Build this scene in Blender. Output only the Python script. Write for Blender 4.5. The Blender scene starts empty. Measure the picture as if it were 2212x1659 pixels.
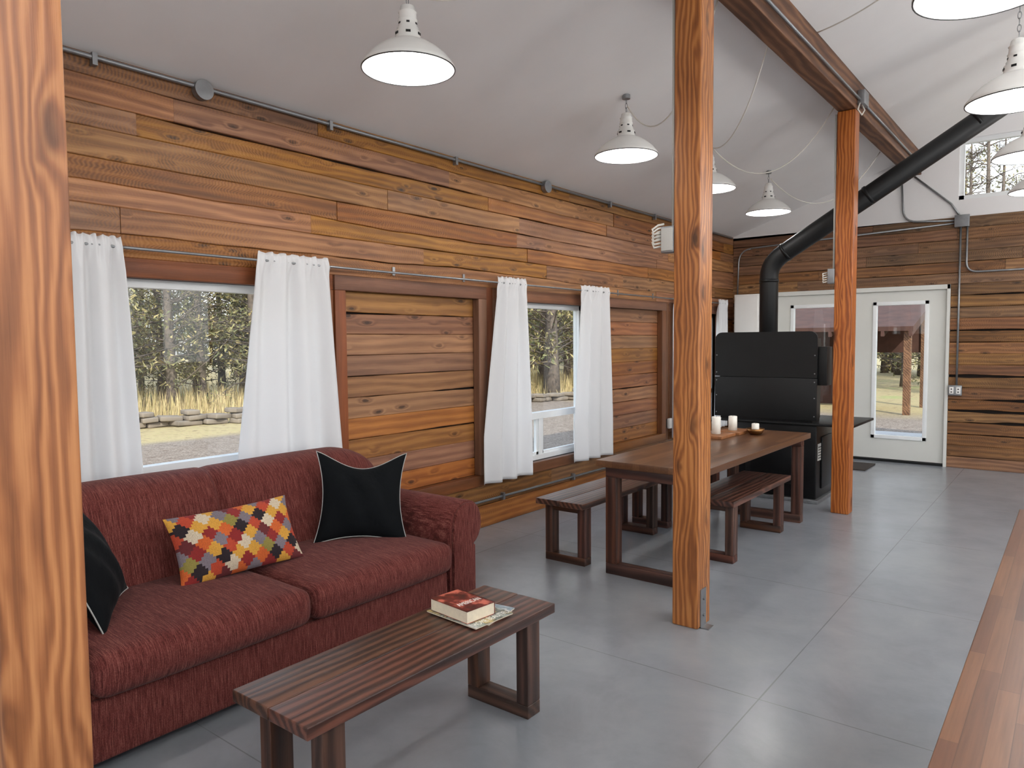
import bpy, math, random
from mathutils import Vector, Matrix
rad=math.radians
sc=bpy.context.scene
# ------------------------------------------------------------------ helpers
def C(r,g,b):
    def f(c):
        c/=255.0
        return c/12.92 if c<=0.04045 else ((c+0.055)/1.055)**2.4
    return (f(r),f(g),f(b),1.0)
def new(name):
    m=bpy.data.materials.new(name); m.use_nodes=True
    nt=m.node_tree
    return m,nt,nt.nodes['Principled BSDF']
def S(nt,sock,v):
    if isinstance(v,bpy.types.NodeSocket): nt.links.new(v,sock)
    else: sock.default_value=v
def mth(nt,op,a,b=None,c=None,clamp=False):
    n=nt.nodes.new('ShaderNodeMath'); n.operation=op; n.use_clamp=clamp
    S(nt,n.inputs[0],a)
    if b is not None: S(nt,n.inputs[1],b)
    if c is not None: S(nt,n.inputs[2],c)
    return n.outputs[0]
def vmul(nt,v,s,add=None):
    n=nt.nodes.new('ShaderNodeVectorMath'); n.operation='MULTIPLY_ADD'
    S(nt,n.inputs[0],v); S(nt,n.inputs[1],s)
    S(nt,n.inputs[2],add if add is not None else (0,0,0))
    return n.outputs[0]
def pos(nt): return nt.nodes.new('ShaderNodeNewGeometry').outputs['Position']
def tnoise(nt,v,scale,detail=3,rough=.55,dist=0.0):
    n=nt.nodes.new('ShaderNodeTexNoise'); S(nt,n.inputs['Vector'],v)
    n.inputs['Scale'].default_value=scale; n.inputs['Detail'].default_value=detail
    n.inputs['Roughness'].default_value=rough; n.inputs['Distortion'].default_value=dist
    return n.outputs['Fac']
def ramp(nt,f,stops,interp='LINEAR'):
    n=nt.nodes.new('ShaderNodeValToRGB'); n.color_ramp.interpolation=interp
    e=n.color_ramp.elements
    while len(e)<len(stops): e.new(0.5)
    for i,(p,c) in enumerate(stops): e[i].position=p; e[i].color=c
    S(nt,n.inputs[0],f); return n.outputs[0]
def mix(nt,f,a,b,mode='MIX'):
    n=nt.nodes.new('ShaderNodeMix'); n.data_type='RGBA'; n.blend_type=mode
    S(nt,n.inputs[0],f); S(nt,n.inputs[6],a); S(nt,n.inputs[7],b); return n.outputs[2]
def mapr(nt,f,a,b,c,d):
    n=nt.nodes.new('ShaderNodeMapRange'); n.clamp=True
    S(nt,n.inputs[0],f); 
    for i,v in enumerate((a,b,c,d)): n.inputs[i+1].default_value=v
    return n.outputs[0]
def bump(nt,h,bs,strength=.3,dist=.01):
    n=nt.nodes.new('ShaderNodeBump'); n.inputs['Strength'].default_value=strength
    n.inputs['Distance'].default_value=dist; S(nt,n.inputs['Height'],h)
    nt.links.new(n.outputs[0],bs.inputs['Normal'])
def sepxyz(nt,v):
    n=nt.nodes.new('ShaderNodeSeparateXYZ'); S(nt,n.inputs[0],v); return n.outputs
def attr(nt,name='rnd'):
    n=nt.nodes.new('ShaderNodeAttribute'); n.attribute_name=name; return n

def simple(name,col,rough=.5,metal=0.0,var=0.0,scale=8,bmp=0.0,spec=.5):
    m,nt,b=new(name)
    b.inputs['Roughness'].default_value=rough; b.inputs['Metallic'].default_value=metal
    b.inputs['Specular IOR Level'].default_value=spec
    f=tnoise(nt,pos(nt),scale,4)
    dk=tuple(c*(1-var) for c in col[:3])+(1,); lt=tuple(min(1,c*(1+var)) for c in col[:3])+(1,)
    S(nt,b.inputs['Base Color'],ramp(nt,f,[(.3,dk),(.7,lt)]))
    if bmp: bump(nt,tnoise(nt,pos(nt),scale*6,4),b,bmp,.004)
    return m

def wood(name,axis,light,mid,dark,F=60,K=9,rough=.45,knots=.5,kscale=(1.6,5.0),kthr=.55,saw=0.0,var=.35,spec=.4,coat=0.0,fibre=.5,sw=.38,nsc=(.9,5),bsc=(1.1,4),bw=.7,kr=(.08,.20)):
    m,nt,b=new(name)
    ax='XYZ'.index(axis)
    at=attr(nt).outputs['Fac']
    comb=nt.nodes.new('ShaderNodeCombineXYZ')
    S(nt,comb.inputs[0],mth(nt,'MULTIPLY',at,37.1)); S(nt,comb.inputs[1],mth(nt,'MULTIPLY',at,53.7)); S(nt,comb.inputs[2],mth(nt,'MULTIPLY',at,71.3))
    n=nt.nodes.new('ShaderNodeVectorMath'); n.operation='ADD'
    S(nt,n.inputs[0],pos(nt)); S(nt,n.inputs[1],comb.outputs[0]); p=n.outputs[0]
    def sv(al,ac):
        v=[ac]*3; v[ax]=al; return tuple(v)
    xyz=sepxyz(nt,p)
    oth=[i for i in range(3) if i!=ax]
    across=mth(nt,'ADD',xyz[oth[0]],mth(nt,'MULTIPLY',xyz[oth[1]],.8))
    n1=tnoise(nt,vmul(nt,p,sv(*nsc)),1.0,3,.5,.3)
    vo=nt.nodes.new('ShaderNodeTexVoronoi'); vo.inputs['Scale'].default_value=1.0
    wob=tnoise(nt,vmul(nt,p,sv(6,14)),1.0,2)
    va=nt.nodes.new('ShaderNodeVectorMath'); va.operation='ADD'
    S(nt,va.inputs[0],vmul(nt,p,sv(*kscale)))
    cw=nt.nodes.new('ShaderNodeCombineXYZ')
    for i in range(3): S(nt,cw.inputs[i],mth(nt,'MULTIPLY',wob,.25))
    S(nt,va.inputs[1],cw.outputs[0])
    S(nt,vo.inputs['Vector'],va.outputs[0])
    d=vo.outputs['Distance']
    cr=nt.nodes.new('ShaderNodeSeparateColor'); S(nt,cr.inputs[0],vo.outputs['Color'])
    mask=mth(nt,'GREATER_THAN',cr.outputs[0],kthr)
    kd=mth(nt,'MULTIPLY',mapr(nt,d,0,.45,1,0),mask)
    kd2=mth(nt,'POWER',kd,2.0)
    ph=mth(nt,'ADD',mth(nt,'MULTIPLY',across,F),mth(nt,'MULTIPLY',n1,K))
    ph=mth(nt,'ADD',ph,mth(nt,'MULTIPLY',kd2,18*knots))
    s=mth(nt,'MULTIPLY_ADD',mth(nt,'SINE',ph),.5,.5)
    fib=tnoise(nt,vmul(nt,p,sv(4,150)),1.0,4,.6)
    big=tnoise(nt,vmul(nt,p,sv(*bsc)),1.0,3,.6)
    g=mth(nt,'ADD',mth(nt,'MULTIPLY',s,sw),mth(nt,'MULTIPLY',fib,.6*fibre))
    g=mth(nt,'ADD',g,mth(nt,'MULTIPLY_ADD',big,bw,-.11-sw/2+(.7-bw)*.5))
    col=ramp(nt,g,[(.22,light),(.40,mid),(.66,dark)])
    core=mth(nt,'MULTIPLY',mapr(nt,d,kr[0],kr[1],1,0),mask)
    core=mth(nt,'MULTIPLY',core,min(1,knots*1.6))
    kc=tuple(c*.25 for c in dark[:3])+(1,)
    rim=mth(nt,'MULTIPLY',mth(nt,'MULTIPLY',kd2,mask),.75*knots)
    col=mix(nt,rim,col,dark)
    col=mix(nt,mth(nt,'MULTIPLY',core,.8),col,kc)
    r2=mth(nt,'FRACT',mth(nt,'MULTIPLY',at,91.7))
    hs=nt.nodes.new('ShaderNodeHueSaturation'); S(nt,hs.inputs['Color'],col)
    S(nt,hs.inputs['Value'],mth(nt,'MULTIPLY_ADD',r2,var*2,1-var))
    S(nt,hs.inputs['Hue'],mth(nt,'MULTIPLY_ADD',at,.018,.492))
    S(nt,hs.inputs['Saturation'],mth(nt,'MULTIPLY_ADD',mth(nt,'FRACT',mth(nt,'MULTIPLY',at,17.3)),.26,.80))
    col=hs.outputs[0]
    h=mth(nt,'ADD',mth(nt,'MULTIPLY',fib,.5),mth(nt,'MULTIPLY',s,.25))
    if saw:
        al=xyz[ax]
        swv=mth(nt,'MULTIPLY_ADD',mth(nt,'SINE',mth(nt,'MULTIPLY_ADD',al,300.0,mth(nt,'MULTIPLY',tnoise(nt,vmul(nt,p,sv(2,12)),1.0,2),60.0))),.5,.5)
        mk=mapr(nt,tnoise(nt,vmul(nt,p,sv(1.5,5)),1.0,2),.42,.62,0,1)
        swv=mth(nt,'MULTIPLY',swv,mk)
        col=mix(nt,mth(nt,'MULTIPLY',swv,saw),col,light)
        h=mth(nt,'ADD',h,mth(nt,'MULTIPLY',swv,.6))
    S(nt,b.inputs['Base Color'],col)
    b.inputs['Roughness'].default_value=rough
    b.inputs['Specular IOR Level'].default_value=spec
    b.inputs['Coat Weight'].default_value=coat; b.inputs['Coat Roughness'].default_value=.3
    bump(nt,h,b,.4,.005)
    return m

def block(name,cols,w=.035,l=.45,rough=.3):
    """edge-glued staves running along world Y"""
    m,nt,b=new(name)
    xyz=sepxyz(nt,pos(nt))
    row=mth(nt,'FLOOR',mth(nt,'DIVIDE',xyz[0],w))
    wn=nt.nodes.new('ShaderNodeTexWhiteNoise'); wn.noise_dimensions='1D'; S(nt,wn.inputs['W'],row)
    along=mth(nt,'ADD',mth(nt,'DIVIDE',xyz[1],l),mth(nt,'MULTIPLY',wn.outputs[0],7.0))
    seg=mth(nt,'FLOOR',along)
    cb=nt.nodes.new('ShaderNodeCombineXYZ'); S(nt,cb.inputs[0],row); S(nt,cb.inputs[1],seg)
    w2=nt.nodes.new('ShaderNodeTexWhiteNoise'); w2.noise_dimensions='2D'; S(nt,w2.inputs['Vector'],cb.outputs[0])
    base=ramp(nt,w2.outputs[0],[(i/(len(cols)-1),c) for i,c in enumerate(cols)])
    fr=mth(nt,'FRACT',mth(nt,'DIVIDE',xyz[0],w))
    ln=mth(nt,'LESS_THAN',fr,.04); ln2=mth(nt,'LESS_THAN',mth(nt,'FRACT',along),.004)
    fib=tnoise(nt,vmul(nt,pos(nt),(120,4,120)),1,4)
    col=mix(nt,mapr(nt,fib,.35,.75,0,.45),base,tuple(c*.35 for c in cols[0][:3])+(1,))
    col=mix(nt,mth(nt,'MULTIPLY',mth(nt,'MAXIMUM',ln,ln2),.5),col,tuple(c*.3 for c in cols[0][:3])+(1,))
    S(nt,b.inputs['Base Color'],col); b.inputs['Roughness'].default_value=rough
    bump(nt,fib,b,.1,.002)
    return m

class B:
    def __init__(s,name):
        s.name=name; s.v=[]; s.f=[]; s.mi=[]; s.sm=[]; s.r=[]; s.mats=[]; s.M=Matrix.Identity(4); s.col=[]
    def m(s,mat):
        if mat not in s.mats: s.mats.append(mat)
        return s.mats.index(mat)
    def add(s,vs,fs,mat,smooth=False,r=None,cols=None):
        o=len(s.v); k=s.m(mat); r=random.random() if r is None else r
        s.v+= [s.M@Vector(p) for p in vs]
        for i,f in enumerate(fs):
            s.f.append([o+q for q in f]); s.mi.append(k); s.sm.append(smooth); s.r.append(r)
            s.col.append(cols[i] if cols else (1,1,1,1))
    def box(s,lo,hi,mat,r=None,b=0.0):
        l2=[min(a,c) for a,c in zip(lo,hi)]; h2=[max(a,c) for a,c in zip(lo,hi)]
        x0,y0,z0=l2; x1,y1,z1=h2
        if b<=0:
            vs=[(x0,y0,z0),(x1,y0,z0),(x1,y1,z0),(x0,y1,z0),(x0,y0,z1),(x1,y0,z1),(x1,y1,z1),(x0,y1,z1)]
            s.add(vs,[(0,3,2,1),(4,5,6,7),(0,1,5,4),(1,2,6,5),(2,3,7,6),(3,0,4,7)],mat,False,r)
        else:
            s.rbox(((x0+x1)/2,(y0+y1)/2,(z0+z1)/2),(x1-x0,y1-y0,z1-z0),min(b,(x1-x0)/2.01,(y1-y0)/2.01,(z1-z0)/2.01),mat,n=0,r_=r)
    def rbox(s,c,size,rd,mat,n=10,crown=(0,0,0),r_=None,fn=None,nn=None):
        hx=[q/2 for q in size]
        steps=3
        nn=nn or (n,n,n)
        def coords(h,n_):
            a=[-h+rd*(1-math.cos(t*math.pi/2/steps)) for t in range(steps+1)]
            out=a[:]; k=max(1,n_); i0,i1=-h+rd,h-rd
            out+= [i0+(i1-i0)*j/k for j in range(1,k)]
            out+= [-q for q in reversed(a)]
            return out
        cs=[coords(h,q) for h,q in zip(hx,nn)]
        idx={}; vs=[]; fs=[]
        N=[len(q) for q in cs]
        def vid(i,j,k):
            key=(i,j,k)
            if key in idx: return idx[key]
            p=Vector((cs[0][i],cs[1][j],cs[2][k]))
            inner=Vector([max(-(h-rd),min(h-rd,q)) for h,q in zip(hx,p)])
            d=p-inner
            q=inner+d.normalized()*rd if d.length>1e-9 else p
            u=[q[t]/hx[t] for t in range(3)]
            q=Vector([q[t]+crown[t]*u[t]*max(0,(1-u[(t+1)%3]**2))*max(0,(1-u[(t+2)%3]**2)) for t in range(3)])
            if fn: q=Vector(fn(q,u))
            idx[key]=len(vs); vs.append(q+Vector(c)); return idx[key]
        for a in range(3):
            b2,c2=(a+1)%3,(a+2)%3
            for side in (0,N[a]-1):
                for i in range(N[b2]-1):
                    for j in range(N[c2]-1):
                        ks=[]
                        for (ii,jj) in ((i,j),(i+1,j),(i+1,j+1),(i,j+1)):
                            t=[0,0,0]; t[a]=side; t[b2]=ii; t[c2]=jj; ks.append(vid(*t))
                        if side==0: ks=ks[::-1]
                        fs.append(ks)
        s.add(vs,fs,mat,True,r_)
    def lathe(s,prof,mat,seg=32,c=(0,0,0),smooth=True,axis='Z'):
        vs=[];fs=[]
        for (r,z) in prof:
            for i in range(seg):
                a=2*math.pi*i/seg
                if axis=='Z': vs.append((c[0]+r*math.cos(a),c[1]+r*math.sin(a),c[2]+z))
                elif axis=='Y': vs.append((c[0]+r*math.cos(a),c[1]-z,c[2]+r*math.sin(a)))
                else: vs.append((c[0]+z,c[1]+r*math.cos(a),c[2]+r*math.sin(a)))
        for k in range(len(prof)-1):
            for i in range(seg):
                j=(i+1)%seg
                fs.append((k*seg+i,k*seg+j,(k+1)*seg+j,(k+1)*seg+i))
        s.add(vs,fs,mat,smooth)
    def cyl(s,c,r,h,mat,axis='Z',seg=24):
        s.lathe([(0.0001,0),(r,0),(r,h),(0.0001,h)],mat,seg,c,False,axis)
    def tube(s,pts,r,mat,seg=8,cap=True,closed=False):
        pts=[Vector(p) for p in pts]; n=len(pts); vs=[];fs=[]
        rr=r if isinstance(r,(list,tuple)) else [r]*n
        up=None
        for i,p in enumerate(pts):
            if closed: t=(pts[(i+1)%n]-pts[i-1]).normalized()
            else: t=(pts[min(i+1,n-1)]-pts[max(i-1,0)]).normalized()
            if up is None:
                a=Vector((0,0,1)) if abs(t.z)<.9 else Vector((1,0,0))
                up=(a-t*a.dot(t)).normalized()
            else:
                up=(up-t*up.dot(t)); up=up.normalized() if up.length>1e-6 else Vector((1,0,0))
            w=t.cross(up)
            for k in range(seg):
                an=2*math.pi*k/seg
                vs.append(p+(up*math.cos(an)+w*math.sin(an))*rr[i])
        m=n if closed else n-1
        for i in range(m):
            for k in range(seg):
                k2=(k+1)%seg; i2=(i+1)%n
                fs.append((i*seg+k,i*seg+k2,i2*seg+k2,i2*seg+k))
        if cap and not closed:
            fs.append(tuple(range(seg))[::-1]); fs.append(tuple((n-1)*seg+k for k in range(seg)))
        s.add(vs,fs,mat,True)
    def prism(s,poly,axis,a0,a1,mat,smooth=False,r=None):
        n=len(poly); vs=[]
        for a in (a0,a1):
            for (p,q) in poly:
                if axis=='X': vs.append((a,p,q))
                elif axis=='Y': vs.append((p,a,q))
                else: vs.append((p,q,a))
        fs=[tuple(range(n)),tuple(range(2*n-1,n-1,-1))]
        for i in range(n):
            j=(i+1)%n; fs.append((i,i+n,j+n,j))
        s.add(vs,fs,mat,smooth,r)
    def grid(s,fn,nu,nv,mat,smooth=True,r=None,colfn=None,flip=False):
        vs=[fn(i/nu,j/nv) for j in range(nv+1) for i in range(nu+1)]
        fs=[];cl=[]
        for j in range(nv):
            for i in range(nu):
                a=j*(nu+1)+i
                q=(a,a+1,a+nu+2,a+nu+1)
                fs.append(q[::-1] if flip else q)
                if colfn: cl.append(colfn((i+.5)/nu,(j+.5)/nv))
        s.add(vs,fs,mat,smooth,r,cl if colfn else None)
    def build(s,parent=None,bevel=0.0,recalc=True):
        me=bpy.data.meshes.new(s.name)
        mn=Vector([min(p[i] for p in s.v) for i in range(3)]); mx=Vector([max(p[i] for p in s.v) for i in range(3)])
        o=Vector(((mn.x+mx.x)/2,(mn.y+mx.y)/2,mn.z))
        me.from_pydata([tuple(p-o) for p in s.v],[],s.f)
        for m in s.mats: me.materials.append(m)
        me.polygons.foreach_set('material_index',s.mi)
        me.polygons.foreach_set('use_smooth',s.sm)
        a=me.attributes.new('rnd','FLOAT','FACE'); a.data.foreach_set('value',s.r)
        if any(c!=(1,1,1,1) for c in s.col):
            a=me.attributes.new('pat','FLOAT_COLOR','FACE')
            a.data.foreach_set('color',[q for c in s.col for q in c])
        me.update()
        if recalc:
            import bmesh
            bm=bmesh.new(); bm.from_mesh(me); bmesh.ops.recalc_face_normals(bm,faces=bm.faces); bm.to_mesh(me); bm.free()
        ob=bpy.data.objects.new(s.name,me); sc.collection.objects.link(ob)
        ob.location=o
        if parent is not None:
            ob.parent=parent; ob.matrix_parent_inverse=Matrix.Translation(parent.location).inverted()
        if bevel:
            md=ob.modifiers.new('bevel','BEVEL'); md.width=bevel; md.segments=2; md.limit_method='ANGLE'; md.angle_limit=rad(50)
        return ob
def empty(name,loc):
    e=bpy.data.objects.new(name,None); sc.collection.objects.link(e); e.location=loc; e.empty_display_size=.1; return e

# ------------------------------------------------------------------ materials
M_wallL=wood('rough_sawn_wall_wood_y','Y',C(172,116,60),C(136,85,41),C(78,46,22),F=150,K=18,rough=.52,knots=.9,kscale=(4.6,14),kthr=.58,saw=.45,var=.26,coat=.04,sw=.17,bw=.44,nsc=(.8,4))
M_wallF=wood('rough_sawn_wall_wood_x','X',C(150,104,60),C(116,76,42),C(66,42,24),F=150,K=18,rough=.55,knots=.9,kscale=(4.6,14),kthr=.58,saw=.45,var=.26,coat=.02,sw=.17,bw=.44,nsc=(.8,4))
M_panel=wood('cedar_panel_wood','Y',C(172,114,58),C(144,90,44),C(98,56,27),F=130,K=16,rough=.48,knots=1.0,kscale=(4.2,12),kthr=.45,var=.15,coat=.04,sw=.17,bw=.38,nsc=(.7,4))
M_trimY=wood('trim_wood_y','Y',C(138,82,44),C(112,65,34),C(78,44,24),F=60,K=8,rough=.5,knots=.2,kthr=.85,var=.10,sw=.12,bw=.4)
M_trimZ=wood('trim_wood_z','Z',C(142,84,46),C(116,67,34),C(80,44,24),F=60,K=8,rough=.5,knots=.2,kthr=.85,var=.10,sw=.12,bw=.4)
M_post=wood('fir_post_wood','Z',C(188,122,66),C(160,94,46),C(104,56,26),F=230,K=34,rough=.45,knots=1.0,kscale=(2.8,7.5),kthr=.35,var=.05,coat=.08,sw=.27,nsc=(1.3,6),bsc=(1.5,7),bw=.36)
M_beam=wood('beam_wood','Y',C(128,90,62),C(98,64,42),C(60,38,24),F=110,K=16,rough=.6,knots=.8,kscale=(1.6,5),kthr=.6,var=.05,sw=.25)
M_benchT=wood('stained_bench_wood_y','Y',C(104,62,46),C(68,39,29),C(30,18,15),F=150,K=16,rough=.38,knots=.6,kscale=(2.4,8),kthr=.6,var=.15,coat=.2,sw=.32,bw=.5)
M_benchZ=wood('stained_bench_wood_z','Z',C(92,55,39),C(64,37,27),C(34,20,15),F=130,K=10,rough=.42,knots=.3,kthr=.8,var=.12,coat=.1,sw=.25)
M_benchX=wood('stained_bench_wood_x','X',C(92,55,39),C(64,37,27),C(34,20,15),F=130,K=10,rough=.42,knots=.3,kthr=.8,var=.12,coat=.1,sw=.25)
M_table=block('table_top_staves',[C(110,76,50),C(90,58,38),C(128,90,60),C(78,50,33)],.05,.5,.32)
M_counter=block('butcher_block_staves',[C(104,64,44),C(134,92,64),C(88,52,35),C(120,78,54),C(98,60,41)],.034,.42,.36)
M_back=simple('dark_backing',C(22,13,8),.9)
M_ceil=simple('ceiling_paint',C(234,232,231),.55,0,.015,3,.08)
M_white=simple('white_paint',C(232,230,226),.45,0,.02,5)
M_vinyl=simple('white_vinyl',C(236,238,238),.35,0,.01)
M_door=simple('door_paint',C(214,214,208),.4,0,.02,4)
M_enamel=simple('white_enamel',C(240,240,236),.25,0,.02)
M_enamelin=simple('white_enamel_inner',C(250,250,248),.4,0,.0)
M_dkrim=simple('dark_rim_metal',C(60,60,60),.4,.6)
M_galv=simple('galvanised_steel',C(150,152,154),.42,.85,.1,20)
M_black=simple('black_steel',C(18,19,20),.42,.3,.12,6)
M_blackp=simple('matte_black_pipe',C(16,17,18),.5,.2,.1,6)
M_blackg=simple('stove_cast_iron',C(15,15,17),.35,.4,.2,10)
M_cord=simple('white_cord',C(228,225,216),.5)
M_label=simple('pale_label',C(190,188,182),.5)
M_candle=simple('candle_wax',C(245,242,232),.5)
M_bronze=simple('bronze_bowl',C(140,100,60),.3,.9,.15)
M_tray=simple('oak_tray',C(140,90,52),.5,0,.2,30)
M_page=simple('paper_pages',C(228,216,192),.8,0,.06,60)
M_doormat=simple('doormat_fibre',C(60,52,46),.95,0,.3,60,.4)
M_piping=simple('grey_piping',C(170,170,166),.7)

# floor
m,nt,b=new('painted_concrete'); p=pos(nt); xyz=sepxyz(nt,p)
n1=tnoise(nt,p,.7,3,.5,.3); n2=tnoise(nt,p,5,5,.65); n3=tnoise(nt,p,2.2,6,.7,.6)
f=mth(nt,'ADD',mth(nt,'MULTIPLY',n1,.45),mth(nt,'MULTIPLY',n2,.2)); f=mth(nt,'ADD',f,mth(nt,'MULTIPLY',n3,.35))
col=ramp(nt,f,[(.36,C(126,131,137)),(.5,C(139,143,149)),(.64,C(148,152,156))])
def joint(c,off,per,w):
    q=mth(nt,'PINGPONG',mth(nt,'ADD',c,-off),per/2)
    wv=mth(nt,'MULTIPLY_ADD',tnoise(nt,p,3,2),.006,-.003)
    return mth(nt,'LESS_THAN',mth(nt,'ADD',q,wv),w)
j=mth(nt,'MAXIMUM',joint(xyz[0],-1.05,2.4,.0028),joint(xyz[1],3.05,1.58,.0024))
col=mix(nt,mth(nt,'MULTIPLY',j,.45),col,C(72,74,76))
S(nt,b.inputs['Base Color'],col)
S(nt,b.inputs['Roughness'],mapr(nt,n1,.3,.7,.22,.27))
b.inputs['Specular IOR Level'].default_value=.65
bump(nt,mth(nt,'SUBTRACT',n1,mth(nt,'MULTIPLY',j,.3)),b,.22,.012)
M_floor=m
m=bpy.data.materials.new('window_glass'); m.use_nodes=True; nt=m.node_tree; nt.nodes.clear()
o=nt.nodes.new('ShaderNodeOutputMaterial'); mx=nt.nodes.new('ShaderNodeMixShader'); tr=nt.nodes.new('ShaderNodeBsdfTransparent'); gl=nt.nodes.new('ShaderNodeBsdfGlossy')
tr.inputs[0].default_value=(.95,.97,.96,1); gl.inputs['Roughness'].default_value=.02; mx.inputs[0].default_value=.03
nt.links.new(tr.outputs[0],mx.inputs[1]); nt.links.new(gl.outputs[0],mx.inputs[2]); nt.links.new(mx.outputs[0],o.inputs[0]); M_glass=m
m,nt,b=new('white_curtain_cloth'); b.inputs['Base Color'].default_value=C(242,242,243); b.inputs['Roughness'].default_value=.85
tl=nt.nodes.new('ShaderNodeBsdfTranslucent'); tl.inputs[0].default_value=C(244,244,244)
mx=nt.nodes.new('ShaderNodeMixShader'); mx.inputs[0].default_value=.3
nt.links.new(b.outputs[0],mx.inputs[1]); nt.links.new(tl.outputs[0],mx.inputs[2]); nt.links.new(mx.outputs[0],nt.nodes['Material Output'].inputs[0])
bump(nt,tnoise(nt,pos(nt),300,2),b,.1,.002); M_curt=m
# sofa fabric
m,nt,b=new('burgundy_chenille'); p=pos(nt)
a1=tnoise(nt,vmul(nt,p,(14,330,14)),1,3,.7); a2=tnoise(nt,vmul(nt,p,(160,500,160)),1,2,.6); a3=tnoise(nt,p,5,3)
f=mth(nt,'ADD',mth(nt,'MULTIPLY',a1,.65),mth(nt,'MULTIPLY',a2,.35))
col=ramp(nt,f,[(.38,C(62,27,24)),(.5,C(94,44,40)),(.64,C(132,82,72))])
col=mix(nt,mapr(nt,a3,.3,.7,0,.15),col,C(80,34,31))
S(nt,b.inputs['Base Color'],col); b.inputs['Roughness'].default_value=.9; b.inputs['Specular IOR Level'].default_value=.12
b.inputs['Sheen Weight'].default_value=.05
bump(nt,f,b,.35,.003); M_sofa=m
m,nt,b=new('black_velvet'); b.inputs['Base Color'].default_value=C(7,10,13); b.inputs['Roughness'].default_value=.85; b.inputs['Specular IOR Level'].default_value=.15
b.inputs['Sheen Weight'].default_value=.03; b.inputs['Sheen Roughness'].default_value=.3
bump(nt,tnoise(nt,pos(nt),14,3),b,.3,.02); M_velvet=m
m,nt,b=new('kilim_weave'); a=attr(nt,'pat'); th=tnoise(nt,vmul(nt,pos(nt),(200,500,200)),1,3)
S(nt,b.inputs['Base Color'],mix(nt,mapr(nt,th,.35,.7,0,.45),a.outputs['Color'],C(60,30,24))); b.inputs['Roughness'].default_value=.95
bump(nt,th,b,.4,.003); M_kilim=m
m,nt,b=new('lit_bulb_glass'); b.inputs['Base Color'].default_value=(1,1,1,1); b.inputs['Emission Color'].default_value=(1,.98,.95,1); b.inputs['Emission Strength'].default_value=8; M_bulb=m

# ------------------------------------------------------------------ dimensions
XL=-3.89; YF=10.05; XR=4.6; YB=-3.5; SL=.34; XRIDGE=1.2
def cz(x): return 2.99+SL*(min(x,XRIDGE)-XL)-(max(0,x-XRIDGE)*SL)

# ------------------------------------------------------------------ floor, ceiling
f=B('floor'); f.box((XL-.02,YB,-.15),(XR,YF,0),M_floor); f.build()
c=B('ceiling')
c.prism([(XL-.45,cz(XL-.45)),(XRIDGE,cz(XRIDGE)),(XRIDGE,cz(XRIDGE)+.12),(XL-.45,cz(XL-.45)+.12)],'Y',YB-.3,YF+.5,M_ceil)
c.prism([(XRIDGE,cz(XRIDGE)),(XR+.45,cz(XR+.45)),(XR+.45,cz(XR+.45)+.12),(XRIDGE,cz(XRIDGE)+.12)],'Y',YB-.3,YF+.5,M_ceil)
c.build()

# ------------------------------------------------------------------ plank rows
def planks(bd,plane,pv,nrm,a0,a1,z0,z1,h,mat,seed,lmin=1.2,lmax=3.2,wav=1.0,th=.03,depthvar=.004,gap=1.0):
    rng=random.Random(seed)
    n=max(1,round((z1-z0)/h)); hh=(z1-z0)/n
    bnd=[]
    for k in range(n+1):
        amp=0 if k in (0,n) else rng.choice([.003,.005,.007,.010,.016,.022])*wav
        ph=[rng.uniform(0,6.28) for _ in range(4)]
        off=0 if k in (0,n) else rng.uniform(-.015,.015)*wav
        gp=rng.choice([.003,.004,.006,.012,.017])*gap if k not in (0,n) else .0008
        bnd.append((amp,ph,off,gp))
    def bz(k,a,side):
        amp,ph,off,gp=bnd[k]
        zz=z0+k*hh+off+amp*(.5*math.sin(a*.9+ph[0])+.3*math.sin(a*2.3+ph[1])+.2*math.sin(a*5.1+ph[2])+.08*math.sin(a*14+ph[3]))
        g=gp*max(.12,.35+.6*math.sin(a*1.1+ph[1])+.3*math.sin(a*6.3+ph[2])+.15*math.sin(a*19+ph[0]))
        return zz+side*g
    for k in range(n):
        a=a0-rng.uniform(0,lmin*.8)
        while a<a1:
            e=a+rng.uniform(lmin,lmax)
            s0,s1=max(a,a0),min(e,a1)
            if a1-s1<.25: s1=a1; e=a1+.01
            if s1-s0>.02:
                d=rng.uniform(-depthvar,depthvar)
                m=max(2,int((s1-s0)/.05)); vs=[]; fs=[]
                for i in range(m+1):
                    t=s0+.0012+(s1-s0-.0024)*i/m
                    lo,hi=bz(k,t,1),bz(k+1,t,-1)
                    for (dep,z) in ((nrm*-th,lo),(nrm*(d-.004),lo),(nrm*d,lo+.004),(nrm*d,hi-.004),(nrm*(d-.004),hi),(nrm*-th,hi)):
                        vs.append((pv+dep,t,z) if plane=='x' else (t,pv+dep,z))
                for i in range(m):
                    for q in range(5): fs.append((i*6+q,i*6+q+1,(i+1)*6+q+1,(i+1)*6+q))
                fs.append(tuple(range(6))); fs.append(tuple(m*6+q for q in range(6)))
                bd.add(vs,fs,mat,False,rng.random())
            a=e

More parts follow.
